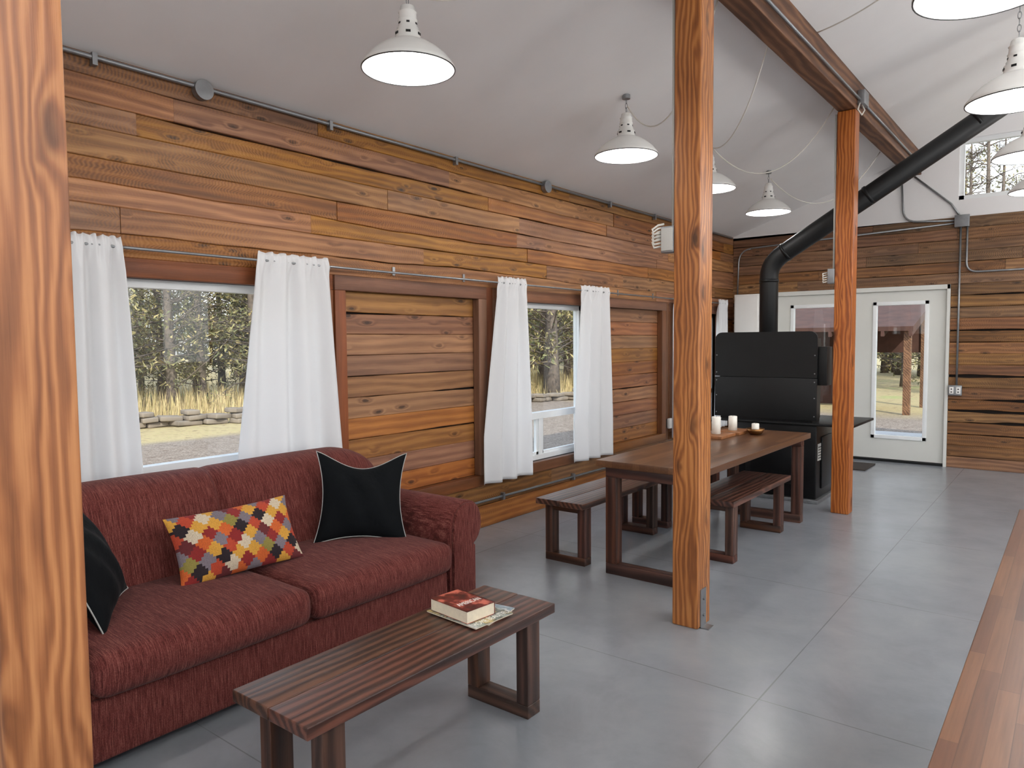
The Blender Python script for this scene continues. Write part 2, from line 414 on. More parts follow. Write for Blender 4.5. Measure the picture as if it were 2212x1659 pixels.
OPEN=[(-2.4,-1.0,'w'),(-.75,.6,'p'),(1.55,2.95,'w'),(3.145,4.50,'p'),(4.80,6.20,'w'),(6.40,7.79,'p'),(8.10,9.50,'w')]  # first window is out of view, added to let in more light
ZB,ZT=.45,1.90; TW=.10
w=B('wall_left')
w.box((XL-.16,YB,ZT),(XL-.032,YF,3.02),M_back); w.box((XL-.16,YB,-.1),(XL-.032,YF,ZB),M_back)
ys=[YB]+[v for o in OPEN for v in o[:2]]+[YF]
for i in range(0,len(ys),2): w.box((XL-.16,ys[i],ZB),(XL-.032,ys[i+1],ZT),M_back)
planks(w,'x',XL,1,YB,YF,2.0,3.0,.128,M_wallL,5,1.0,3.0,1.0)
planks(w,'x',XL,1,YB,YF,0.0,.36,.18,M_wallL,9,1.4,3.4,.6)
planks(w,'x',XL,1,YB,-2.52,.36,2.0,.16,M_wallL,11)
planks(w,'x',XL,1,.72,1.44,.36,2.0,.16,M_wallL,12)
planks(w,'x',XL,1,9.61,YF,.36,2.0,.16,M_wallL,13)
for i,o in enumerate(OPEN):
    if o[2]=='p':
        w.box((XL-.16,o[0],ZB),(XL-.07,o[1],ZT),M_back)
        planks(w,'x',XL-.035,1,o[0],o[1],ZB,ZT,.145,M_panel,40+i,5,6,.05,.03,.001,.5)
w.build()
def trimY(name,y0,y1,z0,z1,th=.022):
    t=B(name); t.box((XL-.035,y0,z0),(XL+th,y1,z1),M_trimY,b=.004); t.build()
def trimZ(name,y0,y1,z0,z1,th=.02):
    t=B(name); t.box((XL-.06,y0,z0),(XL+th,y1,z1),M_trimZ,b=.004); t.build()
k=1
def addt(fn,*a):
    global k
    fn('trim_%d'%k,*a); k+=1
groups=[(-2.5,-.9),(-.85,.7),(1.45,3.05),(3.055,4.60),(4.70,6.30),(6.31,7.90),(8.0,9.60)]
for (g0,g1),o in zip(groups,OPEN):
    th=.03 if o[2]=='p' else .018
    addt(trimY,g0,g1,ZT,2.0,th); addt(trimY,g0,g1,.36,ZB,th)
    addt(trimZ,g0,o[0],ZB,ZT,th); addt(trimZ,o[1],g1,ZB,ZT,th)
addt(trimZ,4.602,4.698,.36,2.0,.01); addt(trimZ,7.902,7.998,.36,2.0,.01)
wi=1
for o in OPEN:
    if o[2]!='w': continue
    wn=B('window_%d'%wi); wi+=1
    y0,y1=o[0]+.002,o[1]-.002; x0,x1=XL-.14,XL-.07; fr=.045; mz=.86
    for (a,b_,c_,d_) in ((y0,y1,ZB,ZB+fr),(y0,y1,ZT-fr,ZT),(y0,y0+fr,ZB,ZT),(y1-fr,y1,ZB,ZT),(y0,y1,mz-.03,mz+.03)):
        wn.box((x0,a,c_),(x1,b_,d_),M_vinyl)
    ym=(y0+y1)/2
    wn.box((x0+.005,ym-.03,ZB+fr),(x1-.01,ym+.03,mz-.03),M_vinyl)
    for (a,b_) in ((y0+fr,ym-.03),(ym+.03,y1-fr)):
        wn.box((x0+.02,a,ZB+fr),(x1-.02,a+.025,mz-.03),M_vinyl); wn.box((x0+.02,b_-.025,ZB+fr),(x1-.02,b_,mz-.03),M_vinyl)
        wn.box((x0+.02,a,ZB+fr),(x1-.02,b_,ZB+fr+.025),M_vinyl)
        wn.box((x0+.035,a,ZB+fr),(x0+.039,b_,mz-.03),M_glass)
    wn.box((x0+.035,y0+fr,mz+.03),(x0+.039,y1-fr,ZT-fr),M_glass)
    wn.build()

w=B('wall_far')
DX0,DX1,DZ=-3.36,-1.235,2.19
w.box((XL-.16,YF+.032,0),(DX0,YF+.16,2.98),M_back); w.box((DX0,YF+.032,DZ),(DX1,YF+.16,2.98),M_back); w.box((DX1,YF+.032,0),(XR,YF+.16,2.98),M_back)
planks(w,'y',YF,-1,XL,XR,DZ,2.97,.13,M_wallF,21,1.3,3.2,.35)
planks(w,'y',YF,-1,XL,DX0,0,DZ,.137,M_wallF,22,.5,.6,.35)
planks(w,'y',YF,-1,DX1,XR,0,DZ,.137,M_wallF,23,1.3,3.2,.35)
CX0,CX1,CZ0,CZ1=-1.18,.75,3.17,3.87
zt=2.97
for poly in ([(XL-.16,zt),(CX0,zt),(CX0,cz(CX0)),(XL-.16,cz(XL-.16))],
             [(CX0,zt),(CX1,zt),(CX1,CZ0),(CX0,CZ0)],[(CX0,CZ1),(CX1,CZ1),(CX1,cz(CX1)),(CX0,cz(CX0))],
             [(CX1,zt),(XR,zt),(XR,cz(XR)),(XRIDGE,cz(XRIDGE)),(CX1,cz(CX1))]):
    w.prism(poly,'Y',YF-.004,YF+.14,M_ceil)
w.build()
wn=B('window_%d'%wi); wi+=1
for (a,b_,c_,d_) in ((CX0,CX1,CZ0,CZ0+.05),(CX0,CX1,CZ1-.05,CZ1),(CX0,CX0+.05,CZ0,CZ1),(CX1-.05,CX1,CZ0,CZ1),(-.24,-.19,CZ0,CZ1)):
    wn.box((a,YF+.03,c_),(b_,YF+.1,d_),M_vinyl)
wn.box((CX0,YF+.06,CZ0),(CX1,YF+.064,CZ1),M_glass); wn.build()

w=B('wall_right')
def wallx(bd,x0,x1,y0,y1,z1,wins,mat):
    y=y0
    for (a,b_,c_,d_) in wins:
        bd.box((x0,y,0),(x1,a,z1),mat); bd.box((x0,a,0),(x1,b_,c_),mat); bd.box((x0,a,d_),(x1,b_,z1),mat); y=b_
    bd.box((x0,y,0),(x1,y1,z1),mat)
RW=[(-3.2,-.6,.3,3.3),(-.2,2.6,.3,3.3),(3.0,5.8,.3,3.3),(6.2,9.4,.3,3.3)]  # unseen windows, made large so daylight fills the room
wallx(w,XR,XR+.15,YB,YF,cz(XR)+.02,RW,M_ceil); w.build()
w=B('wall_back')
BW=[(-3.7,-1.0),(-.6,1.8),(2.1,4.3)]  # unseen windows behind the camera, made large for sun bounce onto the ceiling
x=XL-.16
for (a,b_) in BW:
    w.box((x,YB-.15,0),(a,YB,2.97),M_ceil); w.box((a,YB-.15,0),(b_,YB,.2),M_ceil); w.box((a,YB-.15,2.75),(b_,YB,2.97),M_ceil); x=b_
w.box((x,YB-.15,0),(XR,YB,2.97),M_ceil)
w.prism([(XL-.16,2.97),(XR,2.97),(XR,cz(XR)),(XRIDGE,cz(XRIDGE)),(XL-.16,cz(XL-.16))],'Y',YB-.15,YB,M_ceil)
w.build()
for (a,b_,c_,d_) in RW:
    wn=B('window_%d'%wi); wi+=1
    for q in ((a,b_,c_,c_+.05),(a,b_,d_-.05,d_),(a,a+.05,c_,d_),(b_-.05,b_,c_,d_),((a+b_)/2-.025,(a+b_)/2+.025,c_,d_)):
        wn.box((XR+.04,q[0],q[2]),(XR+.1,q[1],q[3]),M_vinyl)
    wn.box((XR+.06,a,c_),(XR+.064,b_,d_),M_glass); wn.build()
for (a,b_) in BW:
    wn=B('window_%d'%wi); wi+=1
    for q in ((a,b_,.2,.25),(a,b_,2.7,2.75),(a,a+.05,.2,2.75),(b_-.05,b_,.2,2.75),((a+b_)/2-.025,(a+b_)/2+.025,.2,2.75)):
        wn.box((q[0],YB-.1,q[2]),(q[1],YB-.05,q[3]),M_vinyl)
    wn.box((a,YB-.08,.2),(b_,YB-.076,2.75),M_glass); wn.build()

# ------------------------------------------------------------------ doors
fr=B('trim_%d'%k); k+=1
fr.box((DX0,YF-.02,0),(DX0+.055,YF+.13,DZ),M_door); fr.box((DX1-.035,YF-.02,0),(DX1,YF+.13,DZ),M_door); fr.box((DX0,YF-.02,DZ-.055),(DX1,YF+.13,DZ),M_door)
fr.box((DX0+.055,YF+.0,0),(DX1-.035,YF+.12,.03),M_black); fr.build(bevel=.003)
def door(name,x0,x1,handle):
    d=B(name); z0,z1=.035,DZ-.06; y0,y1=YF+.03,YF+.075
    gx0,gx1=x0+.215,x1-.195; gz0,gz1=.30,2.0
    d.box((x0,y0,z0),(gx0,y1,z1),M_door); d.box((gx1,y0,z0),(x1,y1,z1),M_door)
    d.box((gx0,y0,z0),(gx1,y1,gz0),M_door); d.box((gx0,y0,gz1),(gx1,y1,z1),M_door)
    m=.035
    for q in ((gx0-.01,gx1+.01,gz0-.01,gz0+m),(gx0-.01,gx1+.01,gz1-m,gz1+.01),(gx0-.01,gx0+m,gz0-.01,gz1+.01),(gx1-m,gx1+.01,gz0-.01,gz1+.01)):
        d.box((q[0],y0-.014,q[2]),(q[1],y1+.01,q[3]),M_vinyl,b=.004)
    d.box((gx0,y0+.02,gz0),(gx1,y0+.024,gz1),M_glass)
    if handle:
        hx=x1-.07
        d.cyl((hx,y0,1.0),.03,.012,M_galv,'Y'); d.tube([(hx,y0,1.0),(hx,y0-.05,1.0),(hx-.1,y0-.055,1.0)],.009,M_galv)
        d.cyl((hx,y0,1.15),.028,.02,M_galv,'Y')
    d.build()
door('door_1',-3.302,-2.29,1); door('door_2',-2.285,-1.272,0)
c=B('white_cabinet'); c.box((-3.72,9.66,.0),(-3.385,YF-.01,2.16),M_white,b=.006); c.box((-3.70,9.645,.08),(-3.40,9.66,1.1),M_white,b=.004); c.box((-3.70,9.645,1.12),(-3.40,9.66,2.14),M_white,b=.004)
c.tube([(-3.43,9.645,1.0),(-3.43,9.62,1.0),(-3.43,9.62,.85),(-3.43,9.645,.85)],.005,M_galv); c.build()
d=B('doormat'); d.box((-2.75,9.2,0),(-1.95,9.75,.014),M_doormat,b=.005); d.build()

# ------------------------------------------------------------------ posts and beam
PX0,PX1=-1.72,-1.572
def post(y0,y1,br=True,r=None):
    p_=B('wooden_post'); p_.box((PX0,y0,0),(PX1,y1,3.515),M_post,b=.008,r=r)
    if br:
        p_.box((PX1,y0+.03,0.0),(PX1+.006,y0+.10,.21),M_galv); p_.box((PX1,y0+.03,0),(PX1+.05,y0+.10,.006),M_galv)
        for z in (.07,.16): p_.cyl((PX1+.006,y0+.065,z),.012,.008,M_galv,'X',6)
    p_.build()
post(.45,.605,True,.55); post(3.6,3.765,True,.62); post(6.8,6.95,False,.17); post(-2.75,-2.6)
bm_=B('ceiling_beam')
bm_.prism([(PX0,3.52),(PX1,3.52),(PX1,cz(PX1)),(PX0,cz(PX0))],'Y',YB,YF,M_beam)
bm_.build(bevel=.006)

# ------------------------------------------------------------------ conduit and boxes
def arcpath(pts,r=.06,n=6):
    pts=[Vector(p) for p in pts]; out=[pts[0]]
    for i in range(1,len(pts)-1):
        a,b_,c_=pts[i-1],pts[i],pts[i+1]; d1=(a-b_).normalized(); d2=(c_-b_).normalized()
        rr=min(r,(a-b_).length/2,(c_-b_).length/2)
        p0,p2=b_+d1*rr,b_+d2*rr
        for t in range(n+1):
            t/=n; out.append(p0*(1-t)**2+b_*2*t*(1-t)+p2*t*t)
    out.append(pts[-1]); return out
cd=B('electrical_conduit')
cd.tube([(XL+.022,-2.5,2.965),(XL+.022,9.95,2.965)],.0125,M_galv)
for y in (2.18,5.46): 
    cd.cyl((XL+.006,y,2.95),.052,.045,M_galv,'X'); cd.cyl((XL+.048,y,2.95),.054,.004,M_galv,'X')
for y in (1.62,3.05,4.25,6.6,7.6,8.8): cd.box((XL+.005,y-.012,2.925),(XL+.04,y+.012,2.985),M_galv)
cd.build()
cd=B('electrical_conduit')
cd.tube([(XL+.022,.5,.23),(XL+.022,7.2,.23)],.0115,M_galv)
for y in (3.6,4.8,5.9): cd.box((XL+.005,y-.012,.2),(XL+.038,y+.012,.26),M_galv)
cd.build()
yc=YF-.022
cd=B('electrical_conduit')
cd.tube(arcpath([(-1.147,yc,2.86),(-1.147,yc,.98)]),.0115,M_galv)
cd.tube(arcpath([(-1.08,yc,2.86),(-1.08,yc,2.32),(4.4,yc,2.32)],.12),.0115,M_galv)
cd.tube(arcpath([(-1.20,yc,2.93),(-1.75,yc,2.97),(-1.78,yc,3.50)],.15),.0115,M_galv)
cd.tube(arcpath([(-1.20,yc,2.90),(-3.45,yc,2.82),(-3.80,yc,2.80),(-3.82,yc,2.1)],.2),.0115,M_galv)
cd.tube([(-1.147,yc,2.96),(-1.25,yc,3.13),(-1.64,yc,3.5)],.0115,M_galv)
cd.box((-1.21,yc-.03,2.85),(-1.06,yc+.016,2.99),M_galv,b=.004)
cd.box((-1.23,yc-.03,.87),(-1.09,yc+.016,.99),M_galv,b=.004)
for x in (-1.195,-1.125): 
    cd.box((x-.022,yc-.034,.89),(x+.022,yc-.029,.97),M_white,b=.002)
    for z in (.91,.945): cd.box((x-.008,yc-.036,z-.006),(x+.008,yc-.033,z+.006),M_black)
cd.cyl((-2.35,yc,2.87),.035,.03,M_galv,'Y')
cd.build()
cd=B('outlet_box'); cd.box((XL+.03,7.93,.50),(XL+.06,8.0,.62),M_white,b=.004)
cd.box((XL+.01,7.94,.51),(XL+.03,7.99,.61),M_galv); cd.build()
cd=B('junction_box'); cd.box((PX0-.075,3.60,2.02),(PX0-.001,3.66,2.16),M_galv,b=.004)
cd.box((PX0-.07,3.592,2.03),(PX0-.005,3.60,2.15),M_label,b=.002)
cd.tube([(PX0-.012,3.62,2.16),(PX0-.012,3.62,3.5)],.0085,M_label)
for i in range(5):
    z=2.06+.018*i; cd.tube([(PX0-.07,3.62,z),(PX0-.115,3.60,z-.01),(PX0-.13,3.61,z+.02),(PX0-.10,3.62,z+.04),(PX0-.07,3.63,z+.045)],.006,M_cord,6)
cd.build()
cd=B('junction_box'); cd.box((PX0-.06,6.80,2.04),(PX0-.001,6.86,2.17),M_galv,b=.004)
cd.tube([(PX0-.012,6.82,2.17),(PX0-.012,6.82,3.5)],.009,M_label)
for i in range(3):
    z=2.06+.02*i; cd.tube([(PX0-.055,6.82,z),(PX0-.095,6.8,z-.01),(PX0-.10,6.81,z+.03),(PX0-.055,6.83,z+.04)],.006,M_cord,6)
cd.build()
cd=B('beam_junction_box'); cd.box((PX1+.001,6.85,3.56),(PX1+.06,7.0,3.68),M_galv,b=.004)
cd.tube([(PX1+.02,4.4,3.60),(PX1+.02,6.85,3.60)],.011,M_galv); cd.tube([(PX1+.02,7.0,3.60),(PX1+.02,YF-.03,3.60)],.011,M_galv)
cd.tube([(PX1+.03,6.88,3.56),(PX1+.06,6.85,3.50),(PX1+.05,6.8,3.45),(PX1+.02,6.79,3.50),(PX1+.02,6.85,3.57)],.006,M_cord,6)
cd.build()

# ------------------------------------------------------------------ pendant lamps
R=.235
def lamp(x,y,z,power):
    e=empty('pendant_lamp',(x,y,z))
    s=B('shade')
    prof=[(1.0,0),(1.015,.035),(.97,.10),(.86,.24),(.70,.38),(.52,.50),(.36,.575),(.29,.60),(.275,.66),(.275,.78),(.235,.80),(.235,.86),(.21,.88),(.20,1.0),(.215,1.02),(.195,1.05),(.185,1.17),(.2,1.19),(.17,1.22),(.15,1.32),(.06,1.36),(.02,1.38)]
    s.lathe([(r*R,q*R) for r,q in prof],M_enamel,48,(x,y,z))
    inn=[(.985,.0),(.99,.035),(.95,.10),(.84,.23),(.68,.365),(.5,.48),(.3,.56),(.1,.58),(.001,.58)]
    s.lathe([(r*R,q*R) for r,q in inn],M_enamelin,48,(x,y,z))
    s.tube([(x+R*1.0*math.cos(a*math.pi/24),y+R*1.0*math.sin(a*math.pi/24),z) for a in range(48)],.0035,M_dkrim,6,closed=True)
    for a in range(6):
        an=a*math.pi/3+.3; 
        s.M=Matrix.Translation((x,y,z))@Matrix.Rotation(an,4,'Z')
        s.box((.27*R,-.012,.69*R),(.283*R,.012,.74*R),M_black); s.box((.195*R,-.008,.92*R),(.21*R,.008,.96*R),M_black)
    s.M=Matrix.Identity(4)
    s.build(e,recalc=False)
    bl=B('bulb'); bl.lathe([(.001,.06),(.02,.062),(.034,.075),(.04,.095),(.036,.112),(.02,.125),(.014,.135)],M_bulb,20,(x,y,z)); bl.build(e)
    ch=B('chain'); top=cz(x); zz=z+1.36*R; i=0
    while zz<top-.02:
        pts=[]
        for a in range(10):
            an=a*math.pi/5; px,pz=.008*math.cos(an),.02*math.sin(an)
            pts.append((x+(px if i%2 else 0),y+(0 if i%2 else px),zz+.018+pz))
        ch.tube(pts,.0022,M_galv,5,closed=True); zz+=.033; i+=1
    ch.cyl((x,y,top-.03+.0),.03,.03,M_galv); ch.build(e)
    l=bpy.data.lights.new('lamp_light','POINT'); l.energy=power; l.color=(1,.975,.95); l.shadow_soft_size=.035
    lo=bpy.data.objects.new('lamp_light',l); sc.collection.objects.link(lo); lo.parent=e; lo.location=(0,0,.02)
    return e
PW=8
for y in (2.655,4.90,6.45,8.05): lamp(-2.73,y,2.934,PW)
for y in (3.16,4.70,6.2,7.7): lamp(-.30,y,2.79,PW)
lamp(-2.73,.2,2.934,PW); lamp(-.3,.9,2.79,PW); lamp(-2.73,-1.9,2.934,PW); lamp(-.3,-1.4,2.79,PW)  # extra pendants out of view, added to fill the room with light
# glowing globes added out of view to brighten the ceiling and room
m,nt,b=new('fill_globe_glow'); b.inputs['Base Color'].default_value=(.9,.9,.9,1); b.inputs['Emission Color'].default_value=(1,.99,.98,1); b.inputs['Emission Strength'].default_value=14.0; M_fill_globe=m
def globe(x,y,z,r=.24):
    e=empty('added_fill_globe',(x,y,z))
    g=B('globe'); n=16; g.lathe([(max(.0005,r*math.sin(math.pi*i/n)),-r*math.cos(math.pi*i/n)) for i in range(n+1)],M_fill_globe,28,(x,y,z)); g.build(e)
    g=B('stem'); g.cyl((x,y,z+r-.01),.05,.04,M_galv); g.tube([(x,y,z+r),(x,y,cz(x))],.006,M_galv); g.cyl((x,y,cz(x)-.03),.05,.03,M_galv); g.build(e)
for y in (-1.6,.9,3.4,5.9,8.4): globe(1.15,y,2.85)
for y in (-1.6,1.8,5.2,8.4): globe(3.1,y,3.0)
def cord(bd,p0,p1,sag,n=24,r=.0055,mat=None):
    p0,p1=Vector(p0),Vector(p1)
    bd.tube([p0.lerp(p1,i/n)-Vector((0,0,sag*4*(i/n)*(1-i/n))) for i in range(n+1)],r,mat or M_cord,6)
cc=B('lamp_power_cord')
cord(cc,(-2.70,2.66,3.30),(-2.05,3.05,cz(-2.05)),.16)
cord(cc,(-2.72,4.90,3.30),(-1.75,4.3,cz(-1.75)-.05),.42)
cord(cc,(-2.70,6.45,3.30),(-1.75,7.0,cz(-1.75)-.02),.42)
cord(cc,(-2.70,6.40,3.30),(-1.75,5.2,cz(-1.75)-.02),.25)
cord(cc,(-2.71,8.05,3.30),(-1.8,8.9,cz(-1.8)-.1),.4)
cc.build()
cc=B('lamp_power_cord')
cord(cc,(PX1+.01,3.7,cz(PX1)-.03),(-.31,4.70,3.9),.38,r=.008); cord(cc,(PX1+.01,5.6,cz(PX1)-.02),(-.31,4.72,3.95),.1)
cc.build()

# ------------------------------------------------------------------ curtains
def curtain(yt0,yt1,yb0,yb1,z0,z1,nf,seed):
    rng=random.Random(seed); ph=rng.uniform(0,6); xr=XL+.085
    c_=B('curtain')
    def fn(u,v):
        z=z0+(z1-z0)*v; rodf=math.exp(-((z-2.04)/.03)**2)
        t=1-v
        e=min(1,t*1.3)**.8
        ya=yt0+(yb0-yt0)*e; yb_=yt1+(yb1-yt1)*e
        uu=u+.03*math.sin(u*5+ph+v)+.01*math.sin(u*9+v*2+ph)
        y=ya+(yb_-ya)*uu
        top=max(0,(v-.90)/.10)
        amp=.022*(1-top)+.014*t
        x=xr+amp*math.sin(2*math.pi*nf*uu+ph+.8*math.sin(v*2.2+ph))+.006*math.sin(2*math.pi*nf*1.63*uu+2*ph+v)
        x+=.009*top*math.sin(2*math.pi*nf*3.3*uu+ph)
        x=xr+(x-xr)*(1-.5*rodf)+.012*rodf
        zz=z+.005*math.sin(uu*43+ph)*top
        return (max(XL+.036,x),y,zz)
    c_.grid(fn,140,60,M_curt)
    ob=c_.build(recalc=False)
    md=ob.modifiers.new('cloth_thickness','SOLIDIFY'); md.thickness=.002
CZ_1=2.09
curtain(1.38,1.68,1.34,1.75,.38,CZ_1,3,1)
curtain(2.44,2.98,2.30,3.06,.38,CZ_1,3.6,2)
curtain(4.68,5.05,4.46,5.15,.38,CZ_1,3.2,3)
curtain(5.94,6.46,5.80,6.55,.38,CZ_1,3.2,4)
curtain(9.32,9.62,9.28,9.62,.38,CZ_1,3,5)
curtain(8.02,8.3,8.02,8.35,.38,CZ_1,3,6)
cr=B('curtain_rod')
cr.tube([(XL+.085,.9,2.04),(XL+.085,9.63,2.04)],.008,M_galv)
for y in (1.3,3.6,4.35,6.8,7.6,9.61):
    cr.tube([(XL+.001,y,2.05),(XL+.06,y,2.05),(XL+.085,y,2.035)],.005,M_galv); cr.box((XL+.001,y-.012,2.03),(XL+.006,y+.012,2.09),M_galv)
cr.build()

# ------------------------------------------------------------------ sofa
s=B('sofa')
YM=1.96
s.rbox((-3.235,YM,.175),(.97,2.16,.25),.02,M_sofa,6)
s.rbox((-2.742,YM,.165),(.035,1.86,.23),.015,M_sofa,6)
def bk(q,u):
    ay=abs(u[1]); top=max(0,u[2])
    dz=-.10*max(0,(ay-.72)/.28)**2*top
    gr=math.exp(-((q.y)/.014)**2)
    bulge=.03*(1-abs(2*ay-1)**2)
    return (q.x-.10*u[2]+(bulge-.022*gr)*max(0,u[0]),q.y,q.z+dz-.008*gr*top+.008*(1-abs(2*ay-1)**2)*top)
s.rbox((-3.50,YM,.60),(.26,2.20,.62),.11,M_sofa,14,(0,0,0),fn=bk,nn=(6,120,14))
for sg in (-1,1):
    s.rbox((-3.06,YM+sg*.462,.375),(.80,.920,.165),.055,M_sofa,14,(.02,.0,.03))
    cy,czz,rr=1.08,.525,.13
    poly=[(.945,.05),(.945,.50)]
    for i in range(0,15):
        a=rad(180-20)-rad(i*(230)/14.0); poly.append((cy+rr*math.cos(a)+ .0,czz+rr*math.sin(a)))
    poly+=[(1.15,.40),(1.15,.05)]
    poly=[(YM+sg*p,q) for p,q in poly]
    s.prism(poly,'X',-3.62,-2.72,M_sofa)
    poly2=[(YM+sg*(1.055+(abs(p-YM)-1.055)*.86),.05+(q-.05)*.985) for p,q in poly]
    s.prism(poly2,'X',-2.722,-2.700,M_sofa)
    for xx in (-3.6,-2.85): s.cyl((xx,YM+sg*1.02,0),.03,.06,M_benchZ)
sofa=s.build(bevel=.012)
for p_ in sofa.data.polygons: p_.use_smooth=True
def pillow(name,Mx,a,bb,t,mat,n=40,nv=None,colfn=None,pipe=None,pinch=.11,dip=0):
    p_=B(name); p_.M=Mx; nv=nv or n
    def shp(side):
        def fn(u,v):
            x=u*2-1; y=v*2-1
            e=max(0,(1-x*x))**.55*max(0,(1-y*y))**.55
            X=a*x*(1-pinch*(1-y*y)); Y=bb*y*(1-pinch*(1-x*x))-dip*max(0,y)*(1-x*x)**2
            wr=.006*math.sin(x*9+y*4)*e
            return (X,Y,side*(t*e+wr))
        return fn
    p_.grid(shp(1),n,nv,mat,colfn=colfn); p_.grid(shp(-1),n,nv,mat,colfn=colfn,flip=True)
    if pipe:
        pts=[];q=24;f_=shp(0)
        for i in range(q): pts.append(f_(i/q,0))
        for i in range(q): pts.append(f_(1,i/q))
        for i in range(q): pts.append(f_(1-i/q,1))
        for i in range(q): pts.append(f_(0,1-i/q))
        p_.tube(pts,.003,pipe,6,closed=True)
    p_.build(recalc=False)
def frame(c_,normal,upish,roll=0):
    n=Vector(normal).normalized(); u=Vector(upish); u=(u-n*u.dot(n)).normalized(); r=u.cross(n)
    M=Matrix((( r.x,u.x,n.x,c_[0]),(r.y,u.y,n.y,c_[1]),(r.z,u.z,n.z,c_[2]),(0,0,0,1)))
    return M@Matrix.Rotation(roll,4,'Z')
pillow('black_throw_pillow',frame((-3.14,2.64,.69),(.80,-.50,.42),(0,0,1),rad(-5)),.255,.26,.09,M_velvet,pipe=M_piping,pinch=.17,dip=.055)
pillow('black_throw_pillow',frame((-3.08,1.19,.68),(.55,.75,.42),(0,0,1),rad(6)),.23,.23,.08,M_velvet,pipe=M_piping,pinch=.14)
RED,ORG,GLD,GRY,BLK,CRM,OLV,TER,MAR=[C(138,34,32),C(206,98,40),C(214,158,60),C(122,114,122),C(26,22,30),C(212,196,170),C(140,130,62),C(180,66,38),C(96,32,36)]
def kil(u,v):
    NX,NY=8.0,4.0; st=6.0
    U=math.floor(u*NX*st)/st+.001; V=math.floor(v*NY*st)/st+.001
    a_=math.floor((U+V)/1.0); b_=math.floor((U-V)/1.0)
    seqs=[[RED,ORG,GLD,CRM],[GLD,BLK,OLV,GRY],[MAR,TER,GRY,RED],[ORG,CRM,BLK,GLD],[GRY,RED,GLD,TER]]
    return seqs[a_%5][(b_*3+a_)%4]
pillow('kilim_lumbar_pillow',frame((-3.15,1.88,.62),(.85,-.05,.45),(0,0,1),rad(1)),.31,.165,.075,M_kilim,144,72,kil,pinch=.06)

# ------------------------------------------------------------------ benches & table
def bench(x0,x1,y0,y1):
    b_=B('wooden_bench'); xm=(x0+x1)/2
    b_.box((x0,y0,.41),(xm-.002,y1,.45),M_benchT,b=.004); b_.box((xm+.002,y0,.41),(x1,y1,.45),M_benchT,b=.004)
    for ya in (y0+.075,y1-.155):
        for xa in (x0+.03,x1-.09): b_.box((xa,ya,.055),(xa+.06,ya+.085,.41),M_benchZ,b=.004)
        b_.box((x0+.03,ya,0),(x1-.03,ya+.085,.055),M_benchX,b=.004)
        b_.box((x0+.09,ya+.01,.36),(x1-.09,ya+.075,.41),M_benchX,b=.003)
    b_.box((xm-.02,y0+.16,.365),(xm+.02,y1-.16,.41),M_benchT)
    b_.build()
bench(-2.10,-1.71,1.22,2.465)
bench(-3.0,-2.61,4.09,5.33); bench(-3.0,-2.61,5.36,6.60)
bench(-2.21,-1.82,4.75,5.985)
t=B('dining_table')
t.box((-2.525,4.12,.715),(-1.775,6.36,.76),M_table,b=.004)
for ya in (4.14,6.25):
    for xa in (-2.46,-1.90): t.box((xa,ya,.07),(xa+.08,ya+.08,.65),M_benchZ,b=.004)
    t.box((-2.46,ya,0),(-1.82,ya+.08,.07),M_benchX,b=.004); t.box((-2.46,ya,.65),(-1.82,ya+.08,.715),M_benchX,b=.004)
t.build()
t=B('wooden_tray'); t.box((-2.42,5.52,.76),(-2.22,5.82,.785),M_tray,b=.004); t.build()
t=B('wooden_tray'); t.box((-2.40,5.86,.76),(-2.20,6.14,.785),M_tray,b=.004); t.build()
def candle(x,y,z,r,h):
    c_=B('pillar_candle'); c_.lathe([(.0005,0),(r,0),(r,h-.004),(r-.004,h),(r*.6,h-.003),(.0005,h-.004)],M_candle,24,(x,y,z)); c_.tube([(x,y,z+h-.005),(x+.002,y,z+h+.012)],.0015,M_black,5); c_.build()
candle(-2.33,5.68,.785,.036,.14); candle(-2.31,5.99,.785,.036,.12); 
b_=B('bronze_bowl'); b_.lathe([(.0005,0),(.04,0),(.06,.02),(.075,.05),(.072,.05),(.056,.024),(.0005,.01)],M_bronze,28,(-2.12,6.0,.76)); b_.build()
candle(-2.12,6.0,.773,.03,.08)
def colmat(name,stops,scale=5):
    m,nt,b=new(name); f=tnoise(nt,pos(nt),scale,3,.6); S(nt,b.inputs['Base Color'],ramp(nt,f,stops)); b.inputs['Roughness'].default_value=.3; return m
M_mag=colmat('magazine_cover',[(.35,C(205,205,200)),(.48,C(150,160,150)),(.55,C(90,96,88)),(.65,C(196,176,120))],14)
M_mag2=colmat('magazine_cover_blue',[(.35,C(190,205,215)),(.5,C(120,140,150)),(.65,C(230,228,222))],12)
M_book=colmat('book_cover',[(.3,C(40,20,18)),(.5,C(110,40,34)),(.62,C(206,110,90))],16)
M_txt=simple('white_ink',C(240,238,230),.5)
def text(body,size,M,mat,parent):
    cu=bpy.data.curves.new('lettering','FONT'); cu.body=body; cu.size=size; cu.extrude=.0003; cu.align_x='CENTER'; cu.align_y='CENTER'
    cu.materials.append(mat); o=bpy.data.objects.new('lettering',cu); sc.collection.objects.link(o)
    o.parent=parent; o.matrix_parent_inverse=Matrix.Translation(parent.location).inverted(); o.matrix_basis=M; return o
mg=B('magazine'); mg.M=Matrix.Translation((-1.93,2.19,.4505))@Matrix.Rotation(rad(8),4,'Z'); mg.box((-.14,-.10,0),(.14,.10,.004),M_page); mg.box((-.141,-.101,.004),(.141,.101,.0055),M_mag2); mo=mg.build()
mg=B('magazine'); mg.M=Matrix.Translation((-1.915,2.155,.4562))@Matrix.Rotation(rad(-4),4,'Z'); mg.box((-.14,-.105,0),(.14,.105,.004),M_page); mg.box((-.141,-.106,.004),(.141,.106,.0055),M_mag); mo=mg.build()
